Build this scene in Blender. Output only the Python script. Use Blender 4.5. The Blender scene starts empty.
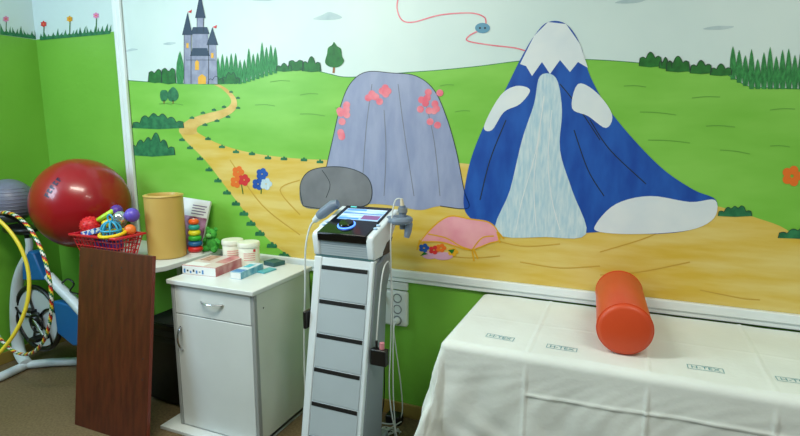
import bpy, bmesh, math, random
from mathutils import Vector, Matrix
from mathutils.geometry import tessellate_polygon
PI = math.pi
C = bpy.context.scene.collection
# ---------------------------------------------------------------- camera
F = 530.0; PITCH = math.atan(90/530.0); YAW = math.radians(23.2); CAM = Vector((0, -2.388, 1.5))
cp, sp, cy, sy = math.cos(PITCH), math.sin(PITCH), math.cos(YAW), math.sin(YAW)
fw = Vector((-sy*cp, cy*cp, -sp)); rt = Vector((cy, sy, 0)); up = Vector((-sy*sp, cy*sp, cp))
cam = bpy.data.objects.new('camera', bpy.data.cameras.new('camera')); C.objects.link(cam)
cam.location = CAM; cam.rotation_euler = fw.to_track_quat('-Z', 'Y').to_euler()
cam.data.sensor_width = 36; cam.data.lens = F*36/800; cam.data.clip_start = .02
bpy.context.scene.camera = cam

def at(px, py, x=None, y=None, z=None):
    """point of the place seen at a pixel of the photo, on the plane x=, y= or z="""
    d = fw + rt*((px-400)/F) + up*((218-py)/F)
    if x is not None: t = (x-CAM.x)/d.x
    elif y is not None: t = (y-CAM.y)/d.y
    else: t = (z-CAM.z)/d.z
    return CAM + d*t

# ---------------------------------------------------------------- materials
def lin(c):
    return tuple(((v/255)/12.92 if v/255 <= .04045 else ((v/255+.055)/1.055)**2.4) for v in c) + (1,)
MATS = {}
def mat(name, rgb, rough=.5, rgb2=None, scale=4, stretch=(1, 1, 1), metal=0, bump=0, bscale=60, emit=0, detail=3, lo=.35, hi=.65, coat=0, trans=0):
    if name in MATS: return MATS[name]
    m = bpy.data.materials.new(name); m.use_nodes = True; nt = m.node_tree; N = nt.nodes; L = nt.links
    b = N['Principled BSDF']; b.inputs['Base Color'].default_value = lin(rgb)
    b.inputs['Roughness'].default_value = rough; b.inputs['Metallic'].default_value = metal
    if coat: b.inputs['Coat Weight'].default_value = coat
    if trans: b.inputs['Transmission Weight'].default_value = trans
    tc = N.new('ShaderNodeTexCoord'); mp = N.new('ShaderNodeMapping'); L.new(tc.outputs['Object'], mp.inputs['Vector'])
    mp.inputs['Scale'].default_value = stretch
    no = N.new('ShaderNodeTexNoise'); no.inputs['Scale'].default_value = scale; no.inputs['Detail'].default_value = detail
    L.new(mp.outputs['Vector'], no.inputs['Vector'])
    r = N.new('ShaderNodeValToRGB'); L.new(no.outputs['Fac'], r.inputs['Fac']); L.new(r.outputs['Color'], b.inputs['Base Color'])
    c2 = rgb2 or tuple(min(255, v*1.03) for v in rgb)
    r.color_ramp.elements[0].color = lin(rgb); r.color_ramp.elements[0].position = lo
    r.color_ramp.elements[1].color = lin(c2); r.color_ramp.elements[1].position = hi
    if bump:
        n2 = N.new('ShaderNodeTexNoise'); n2.inputs['Scale'].default_value = bscale; L.new(tc.outputs['Object'], n2.inputs['Vector'])
        bp = N.new('ShaderNodeBump'); bp.inputs['Strength'].default_value = bump; bp.inputs['Distance'].default_value = .004
        L.new(n2.outputs['Fac'], bp.inputs['Height']); L.new(bp.outputs['Normal'], b.inputs['Normal'])
    if emit:
        L.new(r.outputs['Color'], b.inputs['Emission Color']); b.inputs['Emission Strength'].default_value = emit
    MATS[name] = m
    return m

def wall_mat():
    """green emulsion up to a slightly wavy line at 2.07 m, pale sky blue above"""
    m = bpy.data.materials.new('wall_paint'); m.use_nodes = True; N = m.node_tree.nodes; L = m.node_tree.links
    b = N['Principled BSDF']; b.inputs['Roughness'].default_value = .42
    tc = N.new('ShaderNodeTexCoord'); sx = N.new('ShaderNodeSeparateXYZ'); L.new(tc.outputs['Object'], sx.inputs[0])
    no = N.new('ShaderNodeTexNoise'); no.inputs['Scale'].default_value = 2.0; L.new(tc.outputs['Object'], no.inputs['Vector'])
    a = N.new('ShaderNodeMath'); a.operation = 'MULTIPLY_ADD'; a.inputs[1].default_value = .03; L.new(no.outputs['Fac'], a.inputs[0]); L.new(sx.outputs['Z'], a.inputs[2])
    g = N.new('ShaderNodeMath'); g.operation = 'GREATER_THAN'; g.inputs[1].default_value = 2.085; L.new(a.outputs[0], g.inputs[0])
    rr = N.new('ShaderNodeValToRGB'); L.new(no.outputs['Fac'], rr.inputs['Fac'])
    rr.color_ramp.elements[0].color = lin((110, 176, 56)); rr.color_ramp.elements[0].position = .3
    rr.color_ramp.elements[1].color = lin((122, 188, 66)); rr.color_ramp.elements[1].position = .7
    mx = N.new('ShaderNodeMix'); mx.data_type = 'RGBA'; L.new(g.outputs[0], mx.inputs['Factor']); L.new(rr.outputs['Color'], mx.inputs['A'])
    mx.inputs['B'].default_value = lin((208, 228, 228)); L.new(mx.outputs['Result'], b.inputs['Base Color'])
    n2 = N.new('ShaderNodeTexNoise'); n2.inputs['Scale'].default_value = 25; L.new(tc.outputs['Object'], n2.inputs['Vector'])
    bp = N.new('ShaderNodeBump'); bp.inputs['Strength'].default_value = .12; bp.inputs['Distance'].default_value = .01
    L.new(n2.outputs['Fac'], bp.inputs['Height']); L.new(bp.outputs['Normal'], b.inputs['Normal'])
    return m
WALL = wall_mat()

# ---------------------------------------------------------------- mesh helpers
class MB:
    def __init__(s): s.b = bmesh.new()
    def box(s, lo, hi, M=None):
        v = [s.b.verts.new((x, y, z)) for x in (lo[0], hi[0]) for y in (lo[1], hi[1]) for z in (lo[2], hi[2])]
        for f in ((0, 1, 3, 2), (4, 6, 7, 5), (0, 4, 5, 1), (2, 3, 7, 6), (0, 2, 6, 4), (1, 5, 7, 3)): s.b.faces.new([v[i] for i in f])
        if M: bmesh.ops.transform(s.b, matrix=M, verts=v)
        return s
    def prism(s, pts, a, b, axis='x'):
        def P(u, w, t): return {'x': (t, u, w), 'y': (u, t, w), 'z': (u, w, t)}[axis]
        A = [s.b.verts.new(P(u, w, a)) for u, w in pts]; B = [s.b.verts.new(P(u, w, b)) for u, w in pts]
        s.b.faces.new(A); s.b.faces.new(B[::-1])
        n = len(pts)
        for i in range(n): s.b.faces.new((A[i], B[i], B[(i+1) % n], A[(i+1) % n]))
        return s
    def lathe(s, prof, c=(0, 0, 0), n=40, M=None):
        rows = []; allv = []
        for r, z in prof:
            if r < 1e-6: row = [s.b.verts.new((c[0], c[1], c[2]+z))]
            else: row = [s.b.verts.new((c[0]+r*math.cos(2*PI*k/n), c[1]+r*math.sin(2*PI*k/n), c[2]+z)) for k in range(n)]
            rows.append(row); allv += row
        for p, q in zip(rows, rows[1:]):
            for k in range(n):
                k2 = (k+1) % n
                f = [p[k % len(p)], p[k2 % len(p)], q[k2 % len(q)], q[k % len(q)]]
                g = []
                for v in f:
                    if v not in g: g.append(v)
                if len(g) > 2: s.b.faces.new(g)
        if M: bmesh.ops.transform(s.b, matrix=M, verts=allv)
        return s
    def tube(s, pts, r, n=10, closed=False, flat=None):
        pts = [Vector(p) for p in pts]; N = len(pts); rings = []
        nrm = None
        for i, p in enumerate(pts):
            if closed: t = pts[(i+1) % N]-pts[i-1]
            else: t = pts[min(i+1, N-1)]-pts[max(i-1, 0)]
            t.normalize()
            if nrm is None:
                nrm = t.cross(Vector((0, 0, 1)));
                if nrm.length < .2: nrm = t.cross(Vector((0, 1, 0)))
            nrm = (nrm - t*nrm.dot(t)).normalized(); bn = t.cross(nrm)
            rr = r[i] if isinstance(r, (list, tuple)) else r
            rings.append([s.b.verts.new(p + nrm*rr*math.cos(2*PI*k/n) + bn*rr*math.sin(2*PI*k/n)*(flat or 1)) for k in range(n)])
        for i in range(N if closed else N-1):
            a, b = rings[i], rings[(i+1) % N]
            for k in range(n): s.b.faces.new((a[k], a[(k+1) % n], b[(k+1) % n], b[k]))
        if not closed: s.b.faces.new(rings[0][::-1]); s.b.faces.new(rings[-1])
        return s
    def ball(s, c, r, nu=24, nv=16, M=None):
        rr = r if isinstance(r, (tuple, list)) else (r, r, r)
        prof = [(math.sin(PI*k/nv), -math.cos(PI*k/nv)) for k in range(nv+1)]
        prof[0] = (0, -1); prof[-1] = (0, 1)
        T = Matrix.Translation(c) @ (M or Matrix()) @ Matrix.Diagonal((*rr, 1))
        return s.lathe(prof, (0, 0, 0), nu, T)
    def build(s, name, m, parent=None, bevel=0, smooth=35, seg=2):
        bmesh.ops.recalc_face_normals(s.b, faces=s.b.faces)
        me = bpy.data.meshes.new(name); s.b.to_mesh(me); s.b.free()
        for p in me.polygons: p.use_smooth = True
        me.set_sharp_from_angle(angle=math.radians(smooth))
        o = bpy.data.objects.new(name, me); C.objects.link(o)
        if m: me.materials.append(m)
        if parent:
            o.parent = parent; o.matrix_parent_inverse = Matrix.Translation(-parent.location) if parent.type == 'EMPTY' and not parent.parent else Matrix()
        if bevel:
            bv = o.modifiers.new('bevel', 'BEVEL'); bv.width = bevel; bv.segments = seg; bv.limit_method = 'ANGLE'; bv.angle_limit = math.radians(40); bv.harden_normals = False
        return o
def thing(name, label, cat, loc=(0, 0, 0), group=None):
    o = bpy.data.objects.new(name, None); C.objects.link(o); o.location = loc; o.empty_display_size = .05
    return tag(o, label, cat, group)
def tag(o, label=None, cat=None, group=None, kind=None):
    if label: o['label'] = label
    if cat: o['category'] = cat
    if group: o['group'] = group
    if kind: o['kind'] = kind
    return o
def box(lo, hi, M=None): return MB().box(lo, hi, M)
def spline(pts, closed=False, n=6):
    P = [Vector(p) for p in pts]; N = len(P); out = []
    for i in range(N if closed else N-1):
        if closed: a, b, c, d = P[i-1], P[i], P[(i+1) % N], P[(i+2) % N]
        else: a, b, c, d = P[max(i-1, 0)], P[i], P[i+1], P[min(i+2, N-1)]
        for k in range(n):
            t = k/n
            out.append(.5*((2*b) + (c-a)*t + (2*a-5*b+4*c-d)*t*t + (3*b-a-3*c+d)*t**3))
    if not closed: out.append(P[-1])
    return out
def text_mesh(txt, size, font_w=1.0):
    cu = bpy.data.curves.new('lettering', 'FONT'); cu.body = txt; cu.size = size; cu.align_x = 'CENTER'; cu.align_y = 'CENTER'; cu.resolution_u = 3
    o = bpy.data.objects.new('lettering', cu); C.objects.link(o)
    bpy.context.view_layer.update()
    me = bpy.data.meshes.new_from_object(o.evaluated_get(bpy.context.evaluated_depsgraph_get()))
    bpy.data.objects.remove(o); bpy.data.curves.remove(cu)
    return me
def mesh_obj(name, me, m, parent=None):
    o = bpy.data.objects.new(name, me); C.objects.link(o); me.materials.clear(); me.materials.append(m)
    if parent:
        o.parent = parent; o.matrix_parent_inverse = Matrix.Translation(-parent.location) if parent.type == 'EMPTY' and not parent.parent else Matrix()
    return o

# ---------------------------------------------------------------- palette
white = mat('white_laminate', (212, 220, 220), .35)
offwhite = mat('white_gloss_paint', (226, 236, 238), .3)
grey_alu = mat('grey_edging', (150, 156, 156), .4)
black = mat('black_plastic', (14, 14, 16), .35)
black_gloss = mat('black_glass', (8, 9, 12), .12)
chrome = mat('brushed_metal', (190, 192, 194), .25, metal=1)
dgrey = mat('dark_grey_plastic', (38, 40, 44), .5)

# ---------------------------------------------------------------- setting
XL = -3.62
o = box((XL-.1, -4.2, -.1), (2.6, .1, 0)).build('floor', mat('speckled_floor', (100, 84, 58), .65, (124, 106, 76), 90, detail=4)); tag(o, kind='structure')
o = box((XL-.1, 0, 0), (2.6, .1, 2.8)).build('wall_back', WALL); tag(o, kind='structure')
o = box((XL-.1, -4.2, 0), (XL, 0, 2.8)).build('wall_left', WALL); tag(o, kind='structure')
o = box((XL-.1, -4.2, 2.8), (2.6, .1, 2.9)).build('ceiling', mat('ceiling_white', (235, 238, 235), .8)); tag(o, kind='structure')
skirt = mat('ochre_baseboard', (150, 128, 62), .5)
o = box((XL+.012, -.014, 0), (2.6, 0, .075)).build('baseboard_back', skirt, bevel=.003); tag(o, kind='structure')
o = box((XL, -4.2, 0), (XL+.012, 0, .075)).build('baseboard_left', skirt, bevel=.003); tag(o, kind='structure')
# white moulding framing the mural: two ribs each
b = MB(); b.box((-2.880, -.018, .80), (-2.852, 0, 2.8)); b.box((-2.847, -.022, .80), (-2.812, 0, 2.8)); b.box((-2.880, -.01, .8), (-2.812, 0, 2.8))
o = b.build('trim_1', offwhite, bevel=.004); tag(o, kind='structure')
b = MB(); b.box((-2.885, -.024, .758), (2.6, 0, .797)); b.box((-2.885, -.016, .735), (2.6, 0, .76))
o = b.build('trim_2', offwhite, bevel=.004); tag(o, kind='structure')

# ---------------------------------------------------------------- painted mural
def to_wall(pts, layer, wall='b'):
    off = .0015+.0005*layer
    if wall == 'b': return [at(p[0], p[1], y=-off) for p in pts]
    return [at(p[0], p[1], x=XL+off) for p in pts]
def fill(bm, vs, P):
    for tri in tessellate_polygon([[Vector((p[0], p[1], 0)) for p in P]]):
        try: bm.faces.new([vs[i] for i in tri])
        except ValueError: pass
def paint(name, polys, m, layer, parent, smooth=False, wall='b', n=5):
    if len(polys) > 1:
        for k, p in enumerate(polys): paint(name, [p], m, layer+k*.02, parent, smooth, wall, n)
        return
    bm = bmesh.new()
    for pts in polys:
        P = [Vector((p[0], p[1], 0)) for p in pts]
        if smooth: P = spline(P, True, n)
        vs = [bm.verts.new(v) for v in to_wall(P, layer, wall)]
        fill(bm, vs, P)
    bm.normal_update()
    for f in bm.faces:
        if f.normal.dot(Vector((0, -1, 0)) if wall == 'b' else Vector((1, 0, 0))) < 0: f.normal_flip()
    me = bpy.data.meshes.new(name); bm.to_mesh(me); bm.free()
    o = bpy.data.objects.new(name, me); C.objects.link(o); me.materials.append(m); o.parent = parent
    return o
def line_poly(pts, w):
    P = spline([Vector((p[0], p[1], 0)) for p in pts], False, 6) if len(pts) > 2 else [Vector((p[0], p[1], 0)) for p in pts]
    L, R = [], []
    for i, p in enumerate(P):
        t = (P[min(i+1, len(P)-1)]-P[max(i-1, 0)]).normalized(); nn = Vector((-t.y, t.x, 0))*w/2
        L.append(p+nn); R.append(p-nn)
    return [(v.x, v.y) for v in L+R[::-1]]
def stroke(name, lines, w, m, layer, parent, wall='b'):
    if len(lines) > 1:
        for p in lines: stroke(name, [p], w, m, layer, parent, wall)
        return
    bm = bmesh.new()
    for pts in lines:
        q = line_poly(pts, w); n = len(q)//2
        vs = [bm.verts.new(v) for v in to_wall(q, layer, wall)]
        for i in range(n-1): bm.faces.new((vs[i], vs[i+1], vs[2*n-2-i], vs[2*n-1-i]))
    me = bpy.data.meshes.new(name); bm.to_mesh(me); bm.free()
    o = bpy.data.objects.new(name, me); C.objects.link(o); me.materials.append(m); o.parent = parent
    return o
def ell(cx, cy_, rx, ry, n=20): return [(cx+rx*math.cos(2*PI*k/n), cy_+ry*math.sin(2*PI*k/n)) for k in range(n)]

sky_p = mat('mural_sky_paint', (205, 226, 224), .45, (212, 231, 228), 3)
grass_p = mat('mural_grass_paint', (116, 188, 60), .45, (134, 202, 80), 2.2, (1, 1, 3))
tan_p = mat('mural_sand_paint', (214, 180, 62), .45, (224, 202, 118), 3.2, (.8, 1, 5), detail=5)
path_p = mat('mural_path_paint', (206, 168, 80), .45, (226, 198, 118), 8, (1, 1, 2), detail=4)
bush_p = mat('mural_bush_paint', (10, 92, 26), .5, (28, 118, 40), 30)
bush2_p = mat('mural_teal_bush_paint', (20, 98, 62), .5, (44, 128, 80), 30)
poplar_p = mat('mural_poplar_paint', (16, 108, 48), .5, (50, 146, 72), 40, (3, 1, 1))
ink = mat('mural_outline_paint', (24, 38, 44), .5)
gline = mat('mural_grass_line_paint', (96, 160, 56), .5)
blue_p = mat('mural_blue_paint', (22, 72, 162), .4, (34, 92, 182), 5, (3, 1, 1))
lilac_p = mat('mural_lilac_paint', (138, 150, 184), .45, (156, 166, 196), 5, (3, 1, 1))
white_p = mat('mural_white_paint', (214, 226, 232), .45, (226, 234, 236), 6)
pale_p = mat('mural_pale_blue_paint', (170, 204, 220), .45, (206, 224, 230), 14, (6, 1, 1))
pink_p = mat('mural_pink_paint', (226, 100, 122), .45, (236, 150, 160), 12)
cushion_p = mat('mural_cushion_pink_paint', (230, 150, 168), .45, (238, 172, 180), 10)
gold_p = mat('mural_gold_paint', (224, 168, 30), .45)
stone_p = mat('mural_castle_stone_paint', (128, 134, 160), .45, (150, 156, 180), 20)
slate_p = mat('mural_castle_roof_paint', (26, 50, 76), .45)
red_p = mat('mural_red_paint', (206, 44, 48), .45)
orange_p = mat('mural_orange_paint', (226, 112, 32), .45)
cloud_p = mat('mural_cloud_paint', (164, 190, 196), .5, (186, 208, 210), 12)
grey_p = mat('mural_grey_paint', (112, 116, 122), .45, (126, 130, 136), 8)
trunk_p = mat('mural_trunk_paint', (150, 96, 52), .5)

mural = thing('mural', 'large storybook landscape mural painted on the back wall inside a white moulding', 'mural')
bm_ = MB(); bm_.box((-2.815, -.0012, .797), (2.2, 0, 2.8)); bm_.build('painted_sky', sky_p, mural)
hor = [(110, 79), (150, 82), (185, 83.5), (215, 84), (242, 82), (256, 77), (272, 71.5), (290, 69), (312, 70), (330, 74), (345, 77), (372, 76), (400, 73), (440, 70), (480, 66), (520, 61), (560, 59), (600, 60), (640, 63), (660, 66), (690, 71.5), (718, 72), (734, 78), (748, 86), (775, 88), (800, 89), (900, 96)]
HOR = [(v.x, v.y) for v in spline([Vector((a, b, 0)) for a, b in hor], False, 4)]
def clipped(name, poly, m, layer):
    """painted field that stops at the moulding"""
    bm = bmesh.new(); vs = [bm.verts.new(v) for v in to_wall(poly, layer)]; fill(bm, vs, poly)
    for co, no in (((0, 0, .797), (0, 0, -1)), ((-2.815, 0, 0), (-1, 0, 0)), ((2.2, 0, 0), (1, 0, 0))):
        bmesh.ops.bisect_plane(bm, geom=bm.verts[:]+bm.edges[:]+bm.faces[:], plane_co=co, plane_no=no, clear_outer=True)
    bm.normal_update()
    for f in bm.faces:
        if f.normal.y > 0: f.normal_flip()
    me = bpy.data.meshes.new(name); bm.to_mesh(me); bm.free()
    o = bpy.data.objects.new(name, me); C.objects.link(o); me.materials.append(m); o.parent = mural
    return o
clipped('painted_meadow', HOR + [(900, 345), (100, 262)], grass_p, 0)
stroke('horizon_line', [[(127, 80.3)]+hor[1:]], .7, bush2_p, 1, mural)
sand = [(180, 127), (184, 139), (205, 160), (222, 182), (238, 203), (254, 224), (275, 246), (296, 262), (300, 290), (900, 345), (900, 262), (840, 248), (800, 237), (780, 226), (757, 218), (728, 209), (700, 203), (640, 196), (560, 178), (480, 165), (420, 161), (370, 160), (330, 160), (290, 158), (252, 153), (222, 145), (205, 137), (196, 131), (196, 127)]
S2 = [(v.x, v.y) for v in spline([Vector((a, b, 0)) for a, b in sand], True, 3)]
clipped('painted_sand', S2, tan_p, 1)
pl = [(214, 84.5), (222, 89), (229, 96), (231, 103), (224, 109), (205, 114), (190, 119), (180, 127), (181, 134), (196, 134), (197, 128), (204, 124), (220, 119), (233, 112), (237, 105), (235, 97), (227, 89), (219, 84.5)]
paint('painted_path', [pl], path_p, 2, mural, True)
random.seed(5)
tufts = []
edges = [(182, 140), (190, 148), (200, 159), (209, 170), (218, 181), (227, 193), (236, 204), (244, 214), (251, 224), (260, 234), (272, 246), (284, 256), (208, 139), (222, 147), (236, 152), (252, 154), (268, 158), (284, 159), (304, 160), (320, 162), (192, 118), (203, 113), (214, 110), (224, 107), (205, 125), (217, 121), (228, 117), (238, 108), (238, 98), (231, 92)]
for x, y in edges:
    s = 1 + (y-85)/90*1.1
    tufts.append([(x-1.8*s, y+.6*s), (x-1.7*s, y-.5*s), (x-1.0*s, y-.9*s), (x-.6*s, y-.6*s), (x-.3*s, y-1.4*s), (x+.4*s, y-1.3*s), (x+.7*s, y-.6*s), (x+1.3*s, y-.8*s), (x+1.8*s, y), (x+1.5*s, y+.7*s)])
paint('grass_tuft', tufts, bush2_p, 3, mural)
dashes = [((300, 95), (318, 94)), ((255, 105), (275, 106)), ((270, 82), (290, 81)), ((160, 104), (172, 105)), ((300, 114), (325, 116)), ((345, 110), (335, 108)), ((440, 86), (454, 85)), ((400, 95), (412, 94)), ((624, 86), (646, 87)), ((692, 98), (720, 97)), ((640, 112), (676, 115)), ((706, 126), (735, 127)), ((648, 140), (690, 143)), ((770, 110), (795, 109)), ((720, 150), (750, 154)), ((770, 146), (790, 147)), ((455, 112), (470, 111))]
stroke('grass_strokes', [[a, ((a[0]+b[0])/2, (a[1]+b[1])/2-.9), b] for a, b in dashes], .8, gline, 2, mural)
random.seed(8)
wash = [((660, 232), (640, 240), (600, 252)), ((600, 275), (640, 272), (690, 262)), ((700, 290), (740, 298), (760, 300)), ((440, 255), (470, 258), (500, 256)), ((520, 262), (560, 268), (600, 266)), ((230, 160), (262, 205), (300, 235)), ((300, 180), (280, 190), (300, 215)), ((480, 235), (520, 246), (560, 244))]
stroke('sand_strokes', wash, 1.1, mat('mural_sand_stroke_paint', (198, 160, 58), .5), 3, mural)
# trees and bushes
def bush(x0, x1, base, h, m=bush_p, name='painted_bush', lumps=5, seed=0, layer=3, outline=True):
    layer += .1+.12*(seed % 7)
    random.seed(seed); w = x1-x0; pts = [(x0, base)]
    for k in range(lumps):
        a0 = x0+w*k/lumps; a1 = x0+w*(k+1)/lumps; e = math.sin(PI*(k+.5)/lumps)**.6; hh = h*e*random.uniform(.85, 1.08)
        for j in range(1, 8):
            t = j/8; pts.append((a0+(a1-a0)*t, base-hh*(.72+.28*math.sin(PI*t))))
    pts.append((x1, base)); pts.append(((x0+x1)/2, base+h*.08))
    paint(name, [pts], m, layer, mural)
    if outline: stroke('bush_outline', [pts[:-1]], .55, ink, layer+1, mural)
def poplar(x, base, w, h, m=poplar_p, name='painted_poplar', layer=3):
    layer -= .3*(int(x*7) % 3)
    pts = [(x-w*.35, base), (x-w*.5, base-h*.3), (x-w*.42, base-h*.62), (x-w*.2, base-h*.88), (x, base-h), (x+w*.2, base-h*.86), (x+w*.42, base-h*.6), (x+w*.5, base-h*.3), (x+w*.35, base)]
    paint(name, [pts], m, layer, mural)
bush(148, 162, 82, 15, lumps=2, seed=1); bush(161, 176, 83, 17, lumps=2, seed=2)
poplar(180, 84, 8, 33); poplar(186, 84, 5, 18)
random.seed(3)
for k in range(14):
    x = 218+k*4.4; base = 84 if x < 242 else (84-(x-242)*.32)
    poplar(x, base, 4.8, random.uniform(24, 36)*(1-.1*(k > 11)))
bush(208, 224, 84, 8, lumps=3, seed=11, m=bush_p); bush(222, 240, 83, 11, lumps=4, seed=12)
bush(276, 292, 71, 9, lumps=3, seed=4); bush(288, 304, 70, 12, lumps=2, seed=5); bush(302, 321, 71, 14, lumps=3, seed=6)
stroke('painted_trunk', [((334, 66), (333.5, 73))], 2.2, trunk_p, 3, mural)
paint('painted_tree', [[(325, 62), (327, 54), (328, 48), (332, 45), (334, 42), (337, 46), (341, 49), (342, 56), (344, 61), (340, 66), (334, 67.5), (328, 66)]], bush_p, 4, mural, True)
for (x, w) in ((164, 8), (173, 11)):
    paint('painted_tree', [[(x-w/2, 96), (x-w*.4, 91), (x, 87 if w > 9 else 90), (x+w*.4, 91), (x+w/2, 97), (x+w*.2, 101), (x-w*.3, 101)]], bush2_p, 3, mural, True)
    stroke('painted_trunk', [((x, 100), (x, 104))], 1, trunk_p, 3, mural)
stroke('ground_line', [((159, 104), (170, 103), (183, 105))], .8, gline, 3, mural)
bush(132, 184, 128, 15, bush2_p, lumps=6, seed=21); bush(129, 175, 155, 21, bush2_p, lumps=6, seed=22)
for (a, b_, ba, h, s_) in ((639, 662, 66, 16, 31), (659, 672, 68, 12, 32), (666, 690, 71, 15, 33), (690, 712, 73, 13, 34), (710, 732, 75, 11, 35)): bush(a, b_, ba, h, lumps=3, seed=s_)
random.seed(9)
for k in range(17):
    x = 733+k*6.2; poplar(x, 79.5+min(9.5, k*3.2), 6.6, random.uniform(28, 40)+k*.6)
bush(718, 752, 216, 11, bush2_p, lumps=5, seed=41); bush(778, 830, 238, 12, bush2_p, lumps=5, seed=42)
for pts in ([(124, 52), (131, 48.5), (138, 49.5), (131, 51)], [(163, 44), (170, 42), (176, 43), (170, 45)], [(313, 19), (322, 15), (330, 12), (342, 17), (336, 19.5), (324, 20)], [(252, 0), (264, -2), (276, -1), (266, 1)], [(703, 29), (716, 26), (734, 26.5), (722, 29.5)], [(615, 3), (628, -1), (646, -1), (636, 3)]):
    paint('painted_cloud', [pts], cloud_p, 1, mural, True)
# plain toy-like castle
cs = MB
paint('castle_wall', [[(186, 84), (186, 52), (213, 52), (215, 84)], [(192, 56), (192, 32), (208, 32), (208, 56)], [(184, 84), (184, 34), (191, 34), (191, 84)], [(208.5, 84), (208.5, 44), (216, 44), (217.5, 84)], [(197, 34), (197, 16), (203.5, 16), (203.5, 34)]], stone_p, 4, mural)
paint('castle_roof', [[(182, 35), (187.5, 12), (192.5, 35)], [(195, 18), (200.2, -8), (205.5, 18)], [(206.5, 45), (212.3, 27), (218, 45)], [(190.5, 34), (193, 27), (207, 27), (209.5, 34)], [(190, 56), (192.5, 48), (207, 48), (210, 56)]], slate_p, 5, mural)
paint('castle_window', [[(198, 84), (198, 77), (202, 74), (206, 77), (206, 84)], [(195, 70), (195, 62), (197, 60), (199, 62), (199, 70)], [(211, 58), (211, 53), (213.5, 53), (213.5, 58)], [(186.3, 48), (186.3, 43), (188.6, 43), (188.6, 48)]], gold_p, 5, mural)
paint('castle_flag', [[(187.5, 12), (192, 9.5), (191, 13)], [(212.3, 27), (217, 25), (216, 28.5)]], red_p, 5, mural)
stroke('castle_outline', [((191, 84), (191, 34)), ((208.5, 84), (208.5, 44)), ((186, 60), (215, 60)), ((197, 32), (197, 18)), ((203.5, 32), (203.5, 18)), ((184, 84), (184, 34))], .5, ink, 6, mural)
# plain blue mountain with snow and a pale stream, lilac hill, grey stone
mt = [(464, 208), (466, 180), (474, 150), (488, 118), (504, 92), (520, 60), (534, 36), (548, 22), (566, 24), (580, 44), (590, 76), (608, 108), (634, 140), (664, 170), (694, 190), (716, 200), (713, 218), (690, 230), (650, 234), (600, 232), (550, 236), (500, 232), (476, 222)]
paint('painted_mountain', [mt], blue_p, 4, mural, True)
paint('mountain_snow', [[(520, 64), (534, 36), (548, 22), (566, 24), (580, 44), (588, 68), (578, 62), (570, 72), (560, 60), (550, 74), (542, 62), (532, 76), (526, 66)]], white_p, 5, mural)
paint('snow_patch', [[(484, 126), (500, 96), (516, 86), (530, 90), (520, 104), (504, 112), (492, 130)], [(578, 84), (596, 92), (612, 114), (606, 128), (588, 116), (572, 108)], [(596, 224), (616, 204), (650, 196), (690, 202), (715, 200), (714, 218), (690, 230), (640, 234), (600, 232)]], white_p, 5, mural, True)
paint('painted_stream', [[(540, 76), (556, 78), (562, 110), (560, 150), (572, 190), (586, 234), (546, 237), (496, 233), (510, 190), (522, 140), (534, 104)]], pale_p, 5, mural, True)
stroke('stream_lines', [((544, 96), (536, 150), (522, 200), (516, 230)), ((552, 110), (548, 160), (552, 200), (560, 230)), ((540, 130), (534, 180), (536, 226))], .9, white_p, 6, mural)
stroke('mountain_ridges', [((590, 120), (610, 150), (646, 184)), ((574, 130), (588, 170), (604, 196)), ((506, 120), (490, 160), (480, 200)), ((560, 84), (576, 104), (600, 140))], 1, ink, 5, mural)
hill = [(318, 208), (324, 178), (332, 142), (340, 108), (350, 84), (366, 72), (392, 73), (416, 76), (434, 90), (446, 116), (456, 150), (464, 190), (468, 208), (440, 206), (420, 210), (396, 206), (370, 204), (345, 208)]
paint('painted_hill', [hill], lilac_p, 3, mural, True)
stroke('hill_outline', [hill[:14]], .7, ink, 4, mural)
stroke('hill_ridges', [((372, 84), (366, 130), (362, 190)), ((398, 84), (404, 130), (414, 196)), ((384, 110), (386, 150), (384, 196)), ((424, 96), (434, 140), (440, 196))], .6, grey_p, 4, mural)
blos = []
random.seed(15)
for cx, cy_, rx, ry in ((341, 122, 9, 22), (432, 108, 12, 20), (379, 96, 12, 10)):
    for k in range(12):
        a = random.uniform(0, 2*PI); r = random.random()**.5
        blos.append(ell(cx+rx*r*math.cos(a), cy_+ry*r*math.sin(a), 3.6, 3.6, 10))
# blossoms: overlapping dabs on slightly different depths
for g in range(3): paint('painted_blossom', [blos[g*12+k] for k in range(12)], pink_p, 5, mural)
stone = [(303, 206), (300, 186), (308, 172), (326, 167), (348, 168), (366, 176), (372, 190), (368, 204), (350, 208), (325, 209)]
paint('painted_stone', [stone], grey_p, 5, mural, True)
stroke('stone_outline', [stone+stone[:1]], .7, ink, 6, mural)
stroke('stone_outline', [((322, 170), (330, 184), (326, 198))], .6, ink, 6, mural)
# cushion with gold cord, flowers, ribbon and button
cu_ = [(420, 242), (428, 232), (440, 221), (452, 216), (470, 219), (488, 222), (497, 230), (499, 240), (490, 243), (480, 247), (470, 250), (455, 246), (440, 242)]
paint('painted_cushion', [cu_], cushion_p, 5, mural, True)
stroke('cushion_cord', [cu_+cu_[:1], ((428, 234), (446, 238), (460, 246), (472, 250)), ((472, 250), (482, 238), (494, 236))], 1.3, gold_p, 6, mural)
stroke('cushion_tassel', [((420, 240), (417, 250)), ((424, 241), (422, 251)), ((472, 250), (474, 261)), ((474, 250), (478, 259)), ((497, 232), (500, 243)), ((498, 232), (504, 239))], 1.6, gold_p, 6, mural)
fl = []
for cx, cy_ in ((441, 247), (448, 246), (436, 245)): fl += [ell(cx+3*math.cos(a*PI/2.5), cy_+2.6*math.sin(a*PI/2.5), 2, 1.8, 8) for a in range(5)]
paint('painted_flower', [ell(430, 255, 8, 4), ell(443, 256, 10, 4)], mat('mural_mauve_paint', (206, 160, 190), .5), 5, mural)
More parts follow.
